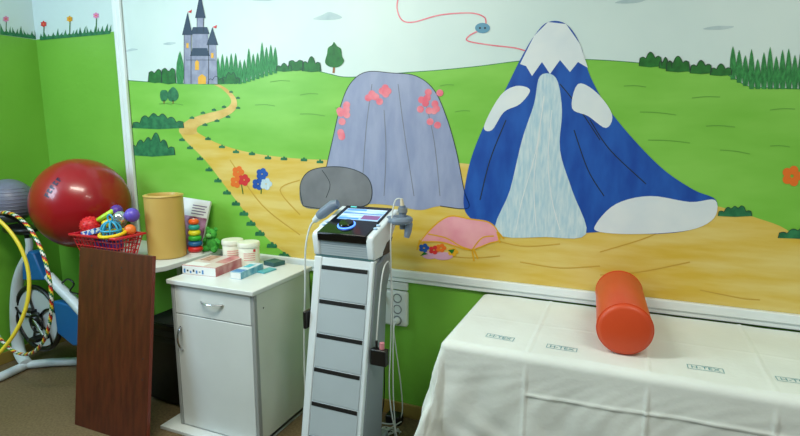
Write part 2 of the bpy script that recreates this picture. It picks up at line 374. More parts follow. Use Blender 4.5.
for k, (cx, cy_, m_) in enumerate(((441, 248, orange_p), (424, 248, blue_p), (434, 250, red_p), (453, 252, gold_p))):
    for a in range(5): paint('painted_petal', [ell(cx+3.2*math.cos(a*PI/2.5), cy_+2.6*math.sin(a*PI/2.5), 2.3, 2, 10)], m_, 6+a*.2, mural)
paint('painted_leaf', [[(420, 256), (424, 252), (428, 254)], [(448, 250), (455, 249), (452, 254)]], bush_p, 7, mural)
# small flower clumps by the path
for cx, cy_, m_ in ((238, 172, orange_p), (244, 180, red_p), (236, 182, orange_p), (262, 174, blue_p), (258, 184, blue_p), (266, 184, pale_p)):
    for a in range(5): paint('painted_petal', [ell(cx+3.4*math.cos(a*PI/2.5), cy_+3.4*math.sin(a*PI/2.5), 2.8, 2.8, 10)], m_, 4+a*.2, mural)
stroke('flower_stem', [((240, 176), (243, 194)), ((262, 178), (261, 194))], .9, bush_p, 4, mural)
for a in range(5): paint('painted_petal', [ell(792+6*math.cos(a*PI/2.5), 176+6*math.sin(a*PI/2.5), 4.6, 4.6, 12)], orange_p, 3+a*.2, mural)
stroke('painted_ribbon', [((399, -6), (397, 8), (402, 20), (414, 22), (440, 15), (470, 13), (484, 17), (486, 24)), ((478, 31), (469, 36), (468, 41), (490, 45), (515, 48), (532, 53))], 1.3, pink_p, 2, mural)
paint('painted_button', [ell(482.5, 28, 7.5, 5.2)], mat('mural_button_paint', (90, 150, 180), .5), 3, mural)
paint('button_hole', [ell(480, 28, 1.1, 1, 8), ell(485, 28, 1.1, 1, 8)], ink, 4, mural)

# grass and flower frieze painted along the green line, both walls
def frieze(label, wall, x0, x1, flowers, seed):
    root = thing('painted_frieze', label, 'wall painting')
    random.seed(seed); pts = []; x = x0
    yb = lambda x: (34+x*.13) if wall == 'l' else (39.6-(x-40)*.09)
    top = []
    while x < x1:
        h = random.uniform(5, 11); w = random.uniform(2.6, 4.6); d = random.uniform(-1.6, 1.6)
        top += [(x, yb(x)-2.6), (x+w*.25+d*.5, yb(x)-h*.72), (x+w*.4+d, yb(x)-h), (x+w*.55+d*.4, yb(x)-h*.6), (x+w*.8, yb(x)-3)]; x += w
    poly = top + [(x1, yb(x1)+.6), (x0, yb(x0)+.6)]
    paint('painted_grass', [poly], bush2_p, 1, root, wall=wall)
    for fx, fy, m_ in flowers:
        stroke('flower_stem', [((fx, yb(fx)-1), (fx+.4, fy+2))], .9, bush_p, 2, root, wall)
        paint('flower_head', [[(fx+(3.4 if k % 2 else 2.4)*math.cos(k*PI/6), fy+(3.4 if k % 2 else 2.4)*math.sin(k*PI/6)) for k in range(12)]], m_, 3, root, wall=wall)
        paint('flower_heart', [ell(fx, fy, 1, 1, 8)], orange_p, 4, root, wall=wall)
mpink = mat('frieze_pink_paint', (216, 130, 180), .5)
frieze('painted strip of grass with one pink flower on the left wall', 'l', 0, 39.5, [(6, 19, mpink)], 2)
frieze('painted strip of grass with red, yellow and pink flowers left of the mural moulding', 'b', 39.8, 110, [(43.5, 24, red_p), (69.5, 19, gold_p), (96, 15.5, mpink)], 3)

# ---------------------------------------------------------------- desk / table behind the board
t = thing('side_table', 'white laminate table behind the brown board carrying basket and bolster', 'table', (-2.5, -.23, 0))
MB().prism([(-2.96, -.026), (-2.96, -.25), (-2.80, -.43), (-2.51, -.610), (-2.25, -.610), (-2.15, -.43), (-2.15, -.026)], .772, .80, 'z').build('tabletop', white, t, .003)
for x in (-2.78, -2.44):
    for y in (-.38, -.06): box((x-.015, y-.015, 0), (x+.015, y+.015, .772)).build('leg', white, t, .002)
# computer-like dark box under the table
t = thing('computer_case', 'dark grey computer case on the floor under the white table', 'computer', (-2.3, -.3, 0))
box((-2.38, -.40, .012), (-2.10, -.06, .47)).build('case', dgrey, t, .006)
box((-2.37, -.408, .02), (-2.11, -.40, .46)).build('front_panel', black, t, .004)
for z in (.40, .36): box((-2.36, -.411, z), (-2.12, -.408, z+.028)).build('drive_bay', dgrey, t, .001)
for x in (-2.36, -2.14):
    for y in (-.38, -.12): box((x, y, 0), (x+.02, y+.02, .012)).build('foot', black, t)

# brown board, leaning
bw = mat('dark_cherry_laminate', (72, 28, 14), .42, (92, 40, 20), 3, (14, 14, .7), detail=6)
t = thing('wooden_board', 'dark reddish brown laminate board standing on end, leaning back towards the white table', 'board', (-2.25, -.74, 0))
ang = math.atan2(.125, .905)
Mx = Matrix.Translation((-2.52, -.745, 0)) @ Matrix.Rotation(-ang, 4, 'X')
box((0, 0, 0), (.500, .018, .915), Mx).build('panel', bw, t, .0015)
box((.500, 0.0, 0), (.5015, .018, .915), Mx).build('edge_band', mat('cherry_edge_band', (112, 42, 18), .4), t)
for x, z in ((.09, .83), (.46, .42), (.46, .32), (.30, .84)):
    MB().lathe([(0, 0), (.004, 0), (.004, .001), (0, .001)], (0, 0, 0), 12, Mx @ Matrix.Translation((x, 0, z)) @ Matrix.Rotation(PI/2, 4, 'X')).build('screw_hole', dgrey, t)

# ---------------------------------------------------------------- cabinet
t = thing('low_platform', 'low white plank on the floor under the white cabinet', 'plank', (-1.8, -.34, 0))
box((-2.085, -.60, 0), (-1.51, -.08, .018)).build('plank', white, t, .002)
t = thing('bedside_cabinet', 'white cabinet with one drawer over one door and grey corner edges', 'cabinet', (-1.76, -.32, .018))
X0, X1, Y0, Y1 = -2.0, -1.505, -.545, -.085
side_w = mat('white_cabinet_side', (206, 214, 204), .4)
b = MB(); b.box((X0, Y0+.02, .018), (X0+.016, Y1, .757)); b.box((X1-.016, Y0+.02, .018), (X1, Y1, .757)); b.box((X0, Y1-.008, .018), (X1, Y1, .757)); b.box((X0, Y0+.02, .018), (X1, Y1, .034)); b.box((X0+.016, Y0+.03, .60), (X1-.016, Y1, .612))
b.build('body', side_w, t, .001)
for x in (X0-.001, X1-.019): box((x, Y0-.002, .018), (x+.02, Y0+.022, .757)).build('corner_edge', grey_alu, t, .004)
box((X0-.015, Y0-.015, .757), (X1+.008, Y1+.012, .78)).build('cabinet_top', white, t, .004)
d = box((X0+.021, Y0, .612), (X1-.021, Y0+.018, .752)).build('drawer', white, t, .002)
dd = box((X0+.021, Y0, .024), (X1-.021, Y0+.018, .607)).build('door', white, t, .002)
def bow(p, q, out, nm, par, w):
    p = Vector(p); q = Vector(q); pts = []
    for k in range(13):
        s = k/12; pts.append(p.lerp(q, s)+Vector((0, -out*math.sin(PI*s)**.7, 0)))
    o = MB().tube(pts, w, 8, flat=.6).build(nm, chrome, None); o.parent = par; return o
h1 = bow((-1.815, Y0, .690), (-1.685, Y0, .690), .026, 'handle', d, .006)
h2 = bow((-1.953, Y0, .545), (-1.953, Y0, .425), .026, 'handle', dd, .006)
MB().lathe([(0, 0), (.004, 0), (.004, .001), (0, .001)], (0, 0, 0), 10, Matrix.Translation((X1, -.48, .68)) @ Matrix.Rotation(PI/2, 4, 'Y')).build('screw_cap', dgrey, t)

# ---------------------------------------------------------------- things on the cabinet
CT = .78
jarw = mat('white_jar_plastic', (226, 230, 214), .35)
pinkprint = mat('pink_print', (214, 120, 130), .5); bluepr = mat('blue_print', (70, 130, 190), .5)
def jar(x, y, label, mark):
    t = thing('plastic_jar', label, 'jar', (x, y, CT), 'white plastic jars at the back of the cabinet')
    r = .054
    MB().lathe([(0, 0), (r-.003, 0), (r, .004), (r, .098), (r-.002, .102), (0, .102)], (x, y, CT)).build('jar_body', jarw, t)
    MB().lathe([(0, .1), (r+.003, .1), (r+.004, .104), (r+.004, .12), (r+.001, .125), (0, .126)], (x, y, CT)).build('lid', jarw, t)
    def arc(a0, a1, z0, z1, rr, m_, nm):
        b = bmesh.new(); n = 10; lo = []; hi = []
        for k in range(n+1):
            a = a0+(a1-a0)*k/n; lo.append(b.verts.new((x+rr*math.cos(a), y+rr*math.sin(a), CT+z0))); hi.append(b.verts.new((x+rr*math.cos(a), y+rr*math.sin(a), CT+z1)))
        for k in range(n): b.faces.new((lo[k], lo[k+1], hi[k+1], hi[k]))
        me = bpy.data.meshes.new(nm); b.to_mesh(me); b.free(); mesh_obj(nm, me, m_, t)
    a0 = math.radians(-85); a1 = math.radians(-15)
    arc(a0, a1, .03, .075, r+.0006, mat('cream_label', (236, 226, 206), .5), 'paper_label')
    for z in (.034, .046, .058, .069): arc(a0+.06, a1-.06, z, z+.003, r+.001, pinkprint, 'label_print')
    if mark: arc(math.radians(-28), math.radians(-14), .078, .092, r+.001, red_p, 'red_mark')
jar(-1.945, -.158, 'white plastic jar with pink printed label, left one at the cabinet back', False)
jar(-1.825, -.172, 'right white plastic jar at the cabinet back, small red mark near its lid', True)
def carton(name, label, c, sx_, sy_, h, rz, m_top, m_front, m_side, z=CT, prints=()):
    t = thing(name, label, 'box', (c[0], c[1], z))
    M = Matrix.Translation((c[0], c[1], z)) @ Matrix.Rotation(rz, 4, 'Z')
    box((-sx_/2, -sy_/2, 0), (sx_/2, sy_/2, h), M).build('carton', m_side, t, .001)
    box((-sx_/2+.002, -sy_/2-.0006, .002), (sx_/2-.002, -sy_/2, h-.002), M).build('front_print', m_front, t)
    box((-sx_/2+.002, -sy_/2+.002, h), (sx_/2-.002, sy_/2-.002, h+.0006), M).build('top_print', m_top, t)
    for (x0, x1, y0, y1, m_) in prints: box((x0, y0, h+.0006), (x1, y1, h+.001), M).build('printed_patch', m_, t)
    return t, M
cardw = mat('white_card', (226, 230, 230), .45); cardp = mat('rose_card', (176, 84, 92), .45, (206, 150, 146), 18)
t, M = carton('cardboard_box', 'flat white and rose cardboard box lying in front of the jars', (-1.925, -.335), .20, .22, .046, math.radians(5), mat('box_top_print', (206, 180, 176), .4, (216, 206, 200), 14), cardw, cardp,
    prints=((-.09, .02, -.10, -.04, cardw), (.03, .09, -.02, .13, cardp), (-.08, -.02, .0, .1, mat('box_photo', (150, 110, 90), .5, (210, 170, 150), 30))))
for k in range(7): box((-.09+k*.018, -.1112, .008+.007*(k % 2)), (-.08+k*.018, -.1106, .028-.004*(k % 3)), M).build('printed_mark', dgrey if k % 2 else bluepr, t)
t, M = carton('cardboard_box', 'small blue and white cardboard box right of the rose box', (-1.712, -.33), .062, .19, .034, math.radians(4), mat('blue_white_card', (196, 216, 224), .4), cardw, mat('blue_card', (80, 160, 190), .45, (150, 200, 215), 30), prints=((-.028, .028, -.09, -.04, bluepr), (-.025, .01, 0, .06, mat('cyan_card', (60, 176, 196), .5))))
t, M = carton('cardboard_box', 'thin dark teal box at the back right of the cabinet top', (-1.700, -.125), .085, .075, .022, math.radians(-14), mat('teal_card', (40, 92, 92), .45), mat('teal_card_front', (36, 80, 84), .45), mat('teal_card', (40, 92, 92)))
t, M = carton('sachet', 'flat cyan packet beside the blue and white box', (-1.655, -.25), .05, .09, .008, math.radians(-6), mat('cyan_foil', (90, 178, 192), .3), mat('cyan_foil', (90, 178, 192)), mat('cyan_foil', (90, 178, 192)))

# ---------------------------------------------------------------- on the table
TT = .80
tan_vinyl = mat('tan_vinyl', (196, 164, 88), .42, bump=.05)
t = thing('standing_bolster', 'tan vinyl cylinder bolster standing upright on the white table', 'bolster', (-2.315, -.26, TT))
R_ = .100; H_ = .345
MB().lathe([(0, 0), (R_-.006, 0), (R_, .006), (R_, H_-.008), (R_-.006, H_), (R_-.02, H_+.0), (R_-.024, H_-.012), (R_-.026, H_-.05), (0, H_-.05)], (-2.315, -.26, TT), 56).build('cover', tan_vinyl, t)
MB().tube([(-2.315+R_*math.cos(a*PI/24), -.26+R_*math.sin(a*PI/24), TT+H_-.006) for a in range(48)], .004, 6, True).build('seam_piping', tan_vinyl, t)
MB().lathe([(0, 0), (R_-.027, 0), (R_-.027, .002), (0, .002)], (-2.315, -.26, TT+H_-.05)).build('inner_core', mat('brown_core', (92, 52, 30), .8), t)
# book
t = thing('picture_book', 'upright white topped picture book leaning against the wall behind the bolster', 'book', (-2.29, -.09, TT))
Mb = Matrix.Translation((-2.318, -.122, TT+.002)) @ Matrix.Rotation(math.radians(4), 4, 'Y') @ Matrix.Rotation(math.radians(-17), 4, 'X')
box((-.10, 0, .008), (.10, .012, .30), Mb).build('pages', mat('paper', (230, 230, 224), .7), t)
box((-.102, -.002, .006), (.102, 0, .302), Mb).build('cover', mat('book_cover_white', (222, 228, 234), .3), t)
box((-.102, -.0026, .006), (.102, -.002, .20), Mb).build('cover_picture', mat('book_cover_picture', (112, 28, 70), .35, (190, 150, 190), 22, detail=5), t)
for k in range(4): box((-.02, -.0028, .262-.016*k), (.085-.012*(k % 2), -.0022, .268-.016*k), Mb).build('printed_line', mat('violet_print', (110, 96, 140), .5), t)
# stacking rings
t = thing('stacking_rings', 'rainbow stacking ring tower standing right of the tan bolster', 'toy', (-2.205, -.165, TT))
bx, by = -2.205, -.165
MB().lathe([(0, 0), (.036, 0), (.037, .01), (.012, .02), (.009, .03), (.007, .20), (0, .205)], (bx, by, TT)).build('post', mat('toy_white', (220, 220, 220), .4), t)
cols = [(206, 40, 40), (28, 96, 150), (50, 170, 50), (220, 214, 40), (40, 160, 150), (240, 100, 30)]
for k, c_ in enumerate(cols):
    rr = .041-.0025*k; zc = TT+.030+.031*k
    MB().tube([(bx+(rr-.0155)*math.cos(a*PI/14), by+(rr-.0155)*math.sin(a*PI/14), zc) for a in range(28)], .0155, 12, True).build('ring', mat('ring_colour_%d' % k, c_, .35), t)
# green plush
pg = mat('green_plush', (58, 158, 58), .95, (84, 184, 72), 60, bump=.6, bscale=220)
t = thing('plush_toy', 'small green plush animal with round ears sitting on the table by the ring tower', 'plush toy', (-2.205, -.085, TT))
px_, py_ = -2.163, -.075
MB().ball((px_, py_, TT+.042), (.042, .036, .042)).build('body', pg, t)
MB().ball((px_, py_-.008, TT+.098), (.034, .031, .029)).build('head', pg, t)
MB().ball((px_, py_-.036, TT+.092), (.018, .014, .013)).build('muzzle', mat('light_green_plush', (120, 200, 110), .95), t)
for s in (-1, 1):
    MB().ball((px_+s*.027, py_, TT+.123), (.013, .009, .013)).build('ear', pg, t)
    MB().tube([(px_+s*.034, py_-.01, TT+.066), (px_+s*.052, py_-.022, TT+.058), (px_+s*.062, py_-.03, TT+.064)], [.014, .013, .012], 10).build('arm', pg, t)
    MB().tube([(px_+s*.024, py_-.015, TT+.018), (px_+s*.036, py_-.045, TT+.016), (px_+s*.040, py_-.06, TT+.022)], [.017, .0155, .014], 10).build('leg', pg, t)
    MB().ball((px_+s*.012, py_-.037, TT+.106), .004, 10, 8).build('eye', black, t)
for ch in [c for c in t.children]:
    ch.data.transform(Matrix.Translation((px_, py_, TT)) @ Matrix.Diagonal((1.05, .75, 1.05, 1)) @ Matrix.Translation((-px_, -py_, -TT)))
# basket
redp = mat('red_plastic', (196, 24, 44), .3)
t = thing('toy_basket', 'red plastic lattice basket full of toys on the white table', 'basket', (-2.5, -.4475, TT))
bx0, bx1, by0, by1, bz1 = -2.680, -2.352, -.545, -.380, TT+.148
b = MB()
def ringpt(s, z):
    k = (z-TT)/.148; ins = .035*(1-k)
    x0, x1, y0, y1 = bx0+ins, bx1-ins, by0+ins, by1-ins
    per = [(x0, y0), (x1, y0), (x1, y1), (x0, y1)]
    i = int(s) % 4; f = s-int(s); p = per[i]; q = per[(i+1) % 4]
    return (p[0]+(q[0]-p[0])*f, p[1]+(q[1]-p[1])*f, z)
for z in (TT+.03, TT+.06, TT+.09, TT+.12): b.tube([ringpt(i+j/4, z) for i in range(4) for j in range(4)], .003, 5, True)
for i in range(4):
    n = 12 if i % 2 == 0 else 8
    for j in range(n): b.tube([ringpt(i+j/n, TT+.01), ringpt(i+j/n, TT+.143)], .0028, 5)
b.build('lattice', redp, t)
box((bx0+.035, by0+.035, TT), (bx1-.035, by1-.035, TT+.012)).build('base', redp, t, .003)
b = MB()
for (lo, hi) in (((bx0-.012, by0-.012), (bx1+.012, by0+.006)), ((bx0-.012, by1-.006), (bx1+.012, by1+.012)), ((bx0-.012, by0), (bx0+.006, by1)), ((bx1-.006, by0), (bx1+.012, by1))): b.box((*lo, bz1-.008), (*hi, bz1+.004))
b.build('rim', redp, t, .003)
TOYS = []
def sub(name, label, cat, m_, mb):
    o = tag(mb.build(name, m_), label, cat); TOYS.append([o]); return o
def textured_ball(c, r, bumps=90):
    mb = MB().ball(c, r, 28, 18)
    for k in range(bumps):
        z = 1-2*(k+.5)/bumps; a = k*2.399963; q = math.sqrt(1-z*z)
        mb.ball((c[0]+r*q*math.cos(a), c[1]+r*q*math.sin(a), c[2]+r*z), r*.09, 6, 4)
    return mb
sub('spiky_ball', 'red knobbly massage ball at the left end of the toy basket', 'ball', mat('red_rubber', (206, 26, 34), .4), textured_ball((-2.690, -.335, TT+.165), .045))
sub('purple_ball', 'purple knobbly ball on top of the toy heap', 'ball', mat('purple_rubber', (88, 50, 150), .4), textured_ball((-2.600, -.235, TT+.242), .027))
sub('purple_ball', 'violet blue ball at the right end of the heap against the tan bolster', 'ball', mat('violet_rubber', (96, 76, 190), .35), MB().ball((-2.505, -.235, TT+.225), .034))
sub('silver_ball', 'shiny silver rattle ball near the top of the toy heap', 'ball', mat('silver_foil', (200, 210, 215), .15, metal=.8), MB().ball((-2.545, -.28, TT+.215), .030))
sub('yellow_ball', 'yellow ball under the green ring in the toy basket', 'ball', mat('yellow_rubber', (232, 206, 30), .4), MB().ball((-2.625, -.28, TT+.178), .028))
def tor(c, R, r, M, n=32): return MB().tube([Matrix.Translation(c) @ M @ Vector((R*math.cos(2*PI*k/n), R*math.sin(2*PI*k/n), 0)) for k in range(n)], r, 8, True)
sub('teething_ring', 'yellow green toy ring tilted behind the red knobbly ball', 'toy ring', mat('lime_plastic', (170, 214, 40), .35), tor((-2.645, -.25, TT+.222), .050, .012, Matrix.Rotation(-.45, 4, 'Y') @ Matrix.Rotation(.35, 4, 'X')))
t2 = thing('rattle', 'light blue openwork ball rattle in the middle of the toy basket', 'toy', (-2.535, -.325, TT+.10))
cyan = mat('cyan_plastic', (50, 160, 200), .35)
for k in range(4): tor((-2.56, -.335, TT+.155), .042, .0045, Matrix.Rotation(k*PI/4, 4, 'Z') @ Matrix.Rotation(PI/2, 4, 'X')).build('hoop', cyan, t2)
tor((-2.56, -.335, TT+.155), .042, .005, Matrix()).build('hoop', cyan, t2)
tor((-2.56, -.335, TT+.213), .016, .004, Matrix.Rotation(PI/2, 4, 'X')).build('handle', cyan, t2)
sub('toy_ring', 'yellow toy ring lying at the front right of the basket', 'toy ring', mat('yellow_plastic', (236, 206, 30), .35), tor((-2.545, -.345, TT+.139), .055, .008, Matrix.Rotation(.15, 4, 'X')))
sub('toy_block', 'blue and white wedge toy at the front of the basket', 'toy', mat('blue_plastic', (30, 96, 190), .35, (220, 226, 230), 60, lo=.5, hi=.52), box((-.05, -.016, -.012), (.05, .016, .012), Matrix.Translation((-2.655, -.372, TT+.14)) @ Matrix.Rotation(-.25, 4, 'Y')))
sub('toy_block', 'dark blue and purple mixed toy seen through the basket lattice', 'toy', mat('mixed_plastic', (40, 40, 120), .4, (110, 50, 130), 30), MB().ball((-2.62, -.29, TT+.07), (.085, .05, .05)))
sub('toy_ball', 'orange ball low in the basket beside the tan bolster', 'ball', mat('orange_plastic', (236, 120, 50), .4), MB().ball((-2.505, -.26, TT+.15), .026))

TOYS.append([c for c in C.objects if c.parent == t2])
for grp in TOYS:      # spread the heap over the basket
    vs_ = [v.co for o in grp for v in o.data.vertices]; c = Vector([(min(v[i] for v in vs_)+max(v[i] for v in vs_))/2 for i in range(3)])
    n_ = Vector((-2.512+(c.x+2.62)*1.18, -.4625+(c.y+.2925)*.8, c.z+.024))
    for o in grp: o.data.transform(Matrix.Translation(n_) @ Matrix.Scale(1.1, 4) @ Matrix.Translation(-c))

# big red gym ball
bc = Vector((-2.930, -.292, 1.063)); br = .262
t = thing('gym_ball', 'large glossy dark red exercise ball resting on the left end of the table', 'exercise ball', (bc.x, bc.y, TT))
MB().ball(bc, br, 72, 48).build('ball_skin', mat('red_vinyl', (148, 10, 22), .28, coat=.3), t, smooth=80)
# dark logo, a short upright word on the ball
tgt = at(52.5, 187, y=-.45); dirv = (tgt-CAM).normalized()
oc = CAM-bc; bq = oc.dot(dirv); disc = bq*bq-(oc.dot(oc)-br*br); hit = CAM+dirv*(-bq-math.sqrt(max(disc, 0)))
nrm = (hit-bc).normalized(); upv = (Vector((0.42, 0, 1))-nrm*Vector((0.42, 0, 1)).dot(nrm)).normalized(); rv = upv.cross(nrm)
def on_ball(u, v, h=.0012): return bc + (nrm*br+rv*u+upv*v).normalized()*(br+h)
def ball_patch(polys, name, m_, par):
    bm = bmesh.new()
    for p in polys:
        bm.faces.new([bm.verts.new((u, v, 0)) for u, v in p])
    bmesh.ops.triangulate(bm, faces=bm.faces)
    bmesh.ops.subdivide_edges(bm, edges=bm.edges[:], cuts=2, use_grid_fill=True)
    for v in bm.verts: v.co = on_ball(v.co.x, v.co.y)
    bmesh.ops.recalc_face_normals(bm, faces=bm.faces)
    me = bpy.data.meshes.new(name); bm.to_mesh(me); bm.free(); return mesh_obj(name, me, m_, par)
navy = mat('navy_print', (22, 20, 60), .4)
q = []
for k in range(5):    # a row of bold letter-like bars running up the ball, as the print reads from here
    v0 = -.062+k*.026
    q += [[(-.016, v0), (.016, v0), (.016, v0+.009), (-.016, v0+.009)], [(-.016, v0+.009), (-.006, v0+.009), (-.006, v0+.018), (-.016, v0+.018)]]
    if k % 2: q += [[(.006, v0+.009), (.016, v0+.009), (.016, v0+.018), (.006, v0+.018)]]
    else: q += [[(-.002, v0+.009), (.002, v0+.009), (.003, v0+.018), (-.003, v0+.018)]]
ball_patch(q, 'printed_logo', navy, t)
MB().lathe([(0, 0), (.012, 0), (.010, .004), (0, .005)], (0, 0, 0), 16, Matrix.Translation(bc) @ Vector((.1, .7, .7)).normalized().to_track_quat('Z', 'Y').to_matrix().to_4x4() @ Matrix.Translation((0, 0, br-.001))).build('valve', offwhite, t)

# ---------------------------------------------------------------- exercise bike
framew = mat('bike_white_paint', (206, 220, 228), .35)
blueb = mat('bike_blue_plastic', (20, 96, 160), .4)
YB = -.40
A = lambda px, py, y=YB: at(px, py, y=y)
t = thing('exercise_bike', 'white and blue exercise bike in the corner left of the brown board', 'exercise bike', (-3.2, -.4, 0))
g = at(24, 364, z=.03); g.y = YB
zf = .028
MB().tube([at(-28, 386, z=zf), at(0, 377, z=zf), at(26, 365, z=zf)+Vector((0, 0, 0)), at(50, 362.5, z=zf), at(84, 361, z=zf), at(100, 361, z=zf)], .026, 12).build('base_frame', framew, t)
MB().tube(spline([at(26, 363, z=.05), A(19, 350), A(16, 318), A(17, 290), A(21, 272), A(28, 258)], False, 5), .034, 14, flat=.7).build('rear_upright', framew, t)
MB().tube([A(28, 262), A(29.5, 245), A(28.5, 238)], .02, 10).build('seat_post', framew, t)
wc = A(38, 318); wr = .20
ro = lambda a, r: (wc.x+r*math.cos(a), YB, wc.z+r*math.sin(a))
w = MB().tube([ro(2*PI*k/48, wr) for k in range(48)], .014, 10, True).build('wheel', black, t)
# the disc cover of the wheel, spokes over it
o = MB().lathe([(0, -.012), (wr-.02, -.012), (wr-.02, .012), (0, .012)], (0, 0, 0), 48, Matrix.Translation((wc.x, YB+.008, wc.z)) @ Matrix.Rotation(PI/2, 4, 'X')).build('wheel_disc', mat('disc_grey', (190, 200, 206), .4)); o.parent = w
for k in range(5):
    a = k*2*PI/5+.35
    pts = [Vector(ro(a+.28*math.sin(PI*s/8), (wr-.01)*s/8+.008)) + Vector((0, -.012, 0)) for s in range(9)]
    o = MB().tube(pts, .0065, 6).build('spoke', black); o.parent = w
MB().lathe([(0, -.02), (.045, -.02), (.05, 0), (.03, .02), (0, .02)], (0, 0, 0), 20, Matrix.Translation((wc.x+.02, YB-.03, wc.z)) @ Matrix.Rotation(PI/2, 4, 'X')).build('hub', black, t)
cr = Vector((wc.x+.06, YB-.05, wc.z-.01))
o = tor(cr, .055, .006, Matrix.Rotation(PI/2, 4, 'X')).build('chainring', black, t)
for s, dx in ((1, .09), (-1, -.09)):
    e = cr+Vector((dx, -.02*s, -.06*s)); o = MB().tube([cr, e], .008, 8).build('crank_arm', chrome, t)
    pdl = box((e.x-.035, e.y-.06*max(s, 0)-.01, e.z-.01), (e.x+.035, e.y+.01+.05*max(-s, 0), e.z+.01)).build('pedal', black, t, .003)
MB().prism([(A(33, 250).x, A(33, 250).z), (A(27, 262).x, A(27, 262).z), (A(27, 279).x, A(27, 279).z), (A(49, 279).x, A(49, 279).z), (A(43, 265).x, A(43, 265).z), (A(38, 252).x, A(38, 252).z)], YB-.03, YB+.03, 'y').build('blue_cover', blueb, t, .008)
MB().tube([A(49, 276), A(60, 288), A(72, 300), A(88, 318)], [.028, .03, .03, .03], 12).build('main_tube', framew, t)
MB().prism([(A(56, 300).x, A(56, 300).z), (A(60, 332).x, A(60, 332).z), (A(76, 345).x, A(76, 345).z), (A(90, 345).x, A(90, 345).z), (A(90, 318).x, A(90, 318).z), (A(72, 304).x, A(72, 304).z)], YB-.02, YB+.03, 'y').build('blue_fairing', blueb, t, .01)
MB().tube([A(57, 309), A(66, 318), A(76, 335)], .008, 8).build('fork_stay', chrome, t)
# saddle, carrying the grey ball, with a grip that holds the hoops
gb_r = .133; gbc = Vector((-3.42, -.40, 1.065))
sd = Vector((-3.34, -.40, .90))
sad = MB().ball((-3.35, -.40, .897), (.13, .075, .034)).build('saddle', black, t)
MB().tube([A(28.5, 242), (-3.30, -.40, .875)], .014, 8).build('saddle_clamp', black, t)
MB().tube([(-3.24, -.40, .90), (-3.235, -.47, .97), (-3.225, -.56, 1.028), (-3.22, -.66, 1.035)], .013, 10).build('side_grip', black, t)
MB().tube(spline([A(62, 283), A(68, 279), A(74, 284), A(70, 291), A(78, 294)], False, 5), .005, 6).build('brake_cable', black, t)
t = thing('grey_ball', 'grey exercise ball above the bike saddle at the left edge', 'exercise ball', (gbc.x, gbc.y, .93))
MB().ball(gbc, gb_r, 48, 32).build('ball_skin', mat('grey_vinyl', (112, 116, 136), .4), t, smooth=80)
for k in range(9):
    zz = -.6+.15*k
    rr = math.sqrt(1-zz*zz)*gb_r
    tor((gbc.x, gbc.y, gbc.z+zz*gb_r), rr, .0022, Matrix(), 48).build('grip_ridge', mat('grey_vinyl', (112, 116, 136)), t)

# hoops
def hoop_pts(c, n, r, N=96):
    n = Vector(n).normalized(); a = Vector((-n.y, n.x, 0)).normalized(); b_ = n.cross(a)
    return [Vector(c)+a*r*math.cos(2*PI*k/N)+b_*r*math.sin(2*PI*k/N) for k in range(N)]
HP = hoop_pts((-3.16, -1.03, .71), (.389, -.494, .186), .487)
o = MB().tube(HP, .0095, 12, True).build('hula_hoop', mat('yellow_hoop_plastic', (212, 194, 52), .3)); tag(o, 'plain yellow hula hoop in front of the exercise bike', 'hula hoop', 'hula hoops at the left edge')
def stripe_mat():
    m = bpy.data.materials.new('striped_hoop'); m.use_nodes = True; N = m.node_tree.nodes; L = m.node_tree.links
    b = N['Principled BSDF']; b.inputs['Roughness'].default_value = .3
    at_ = N.new('ShaderNodeAttribute'); at_.attribute_name = 'stripe'; r = N.new('ShaderNodeValToRGB'); r.color_ramp.interpolation = 'CONSTANT'
    L.new(at_.outputs['Fac'], r.inputs['Fac']); L.new(r.outputs['Color'], b.inputs['Base Color'])
    E = r.color_ramp.elements; E[0].color = lin((224, 226, 220)); E[1].position = .25; E[1].color = lin((30, 120, 70))
    e = E.new(.45); e.color = lin((236, 210, 60)); e = E.new(.65); e.color = lin((200, 40, 36)); e = E.new(.85); e.color = lin((40, 60, 60))
    return m
def twisted_hoop(pts, r, turns, m_):
    mb = MB(); mb.tube(pts, r, 20, True); me_o = mb.build('hula_hoop', m_); me = me_o.data
    at_ = me.attributes.new('stripe', 'FLOAT', 'FACE')
    N = len(pts)
    for i, f in enumerate(me.polygons): at_.data[i].value = (((i % 20)/20 + (i//20)*turns/N) % 1.0)
    return me_o
o = twisted_hoop(hoop_pts((-3.136, -.603, .636), (-.118, -.998, .051), .403, 240), .0095, 32, stripe_mat())
tag(o, 'hula hoop twisted in red, green, yellow and white stripes hanging on the bike', 'hula hoop', 'hula hoops at the left edge')

# ---------------------------------------------------------------- therapy machine
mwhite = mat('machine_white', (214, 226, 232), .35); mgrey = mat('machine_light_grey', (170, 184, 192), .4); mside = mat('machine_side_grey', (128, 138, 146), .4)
mgap = mat('machine_gap', (120, 130, 134), .5)
t = thing('therapy_machine', 'tall white and grey therapy machine with touch screen and five black slots', 'medical machine', (-1.1, -.35, 0))
MX0, MX1 = -1.255, -.962
fy = lambda z: -.42-(.945-z)*.19
b = MB(); b.prism([(fy(.94), .94), (fy(.10), .10), (-.36, .10), (-.30, .84), (-.29, .935), (-.31, .945)], MX0+.012, MX1-.012, 'x'); b.build('column', mwhite, t, .006)
for s, x0, x1 in (('l', MX0, MX0+.014), ('r', MX1-.014, MX1)):
    prof = [(fy(.93)+.012, .93), (fy(.10)+.012, .10), (-.37, .10), (-.30, .80), (-.255, .87), (-.245, .90), (-.255, .94), (-.28, .955), (-.32, .948), (-.35, .93)]
    MB().prism(prof, x0-(.004 if s == 'l' else 0), x1+(.006 if s == 'r' else 0), 'x').build('side_panel', mside if s == 'r' else mwhite, t, .008)
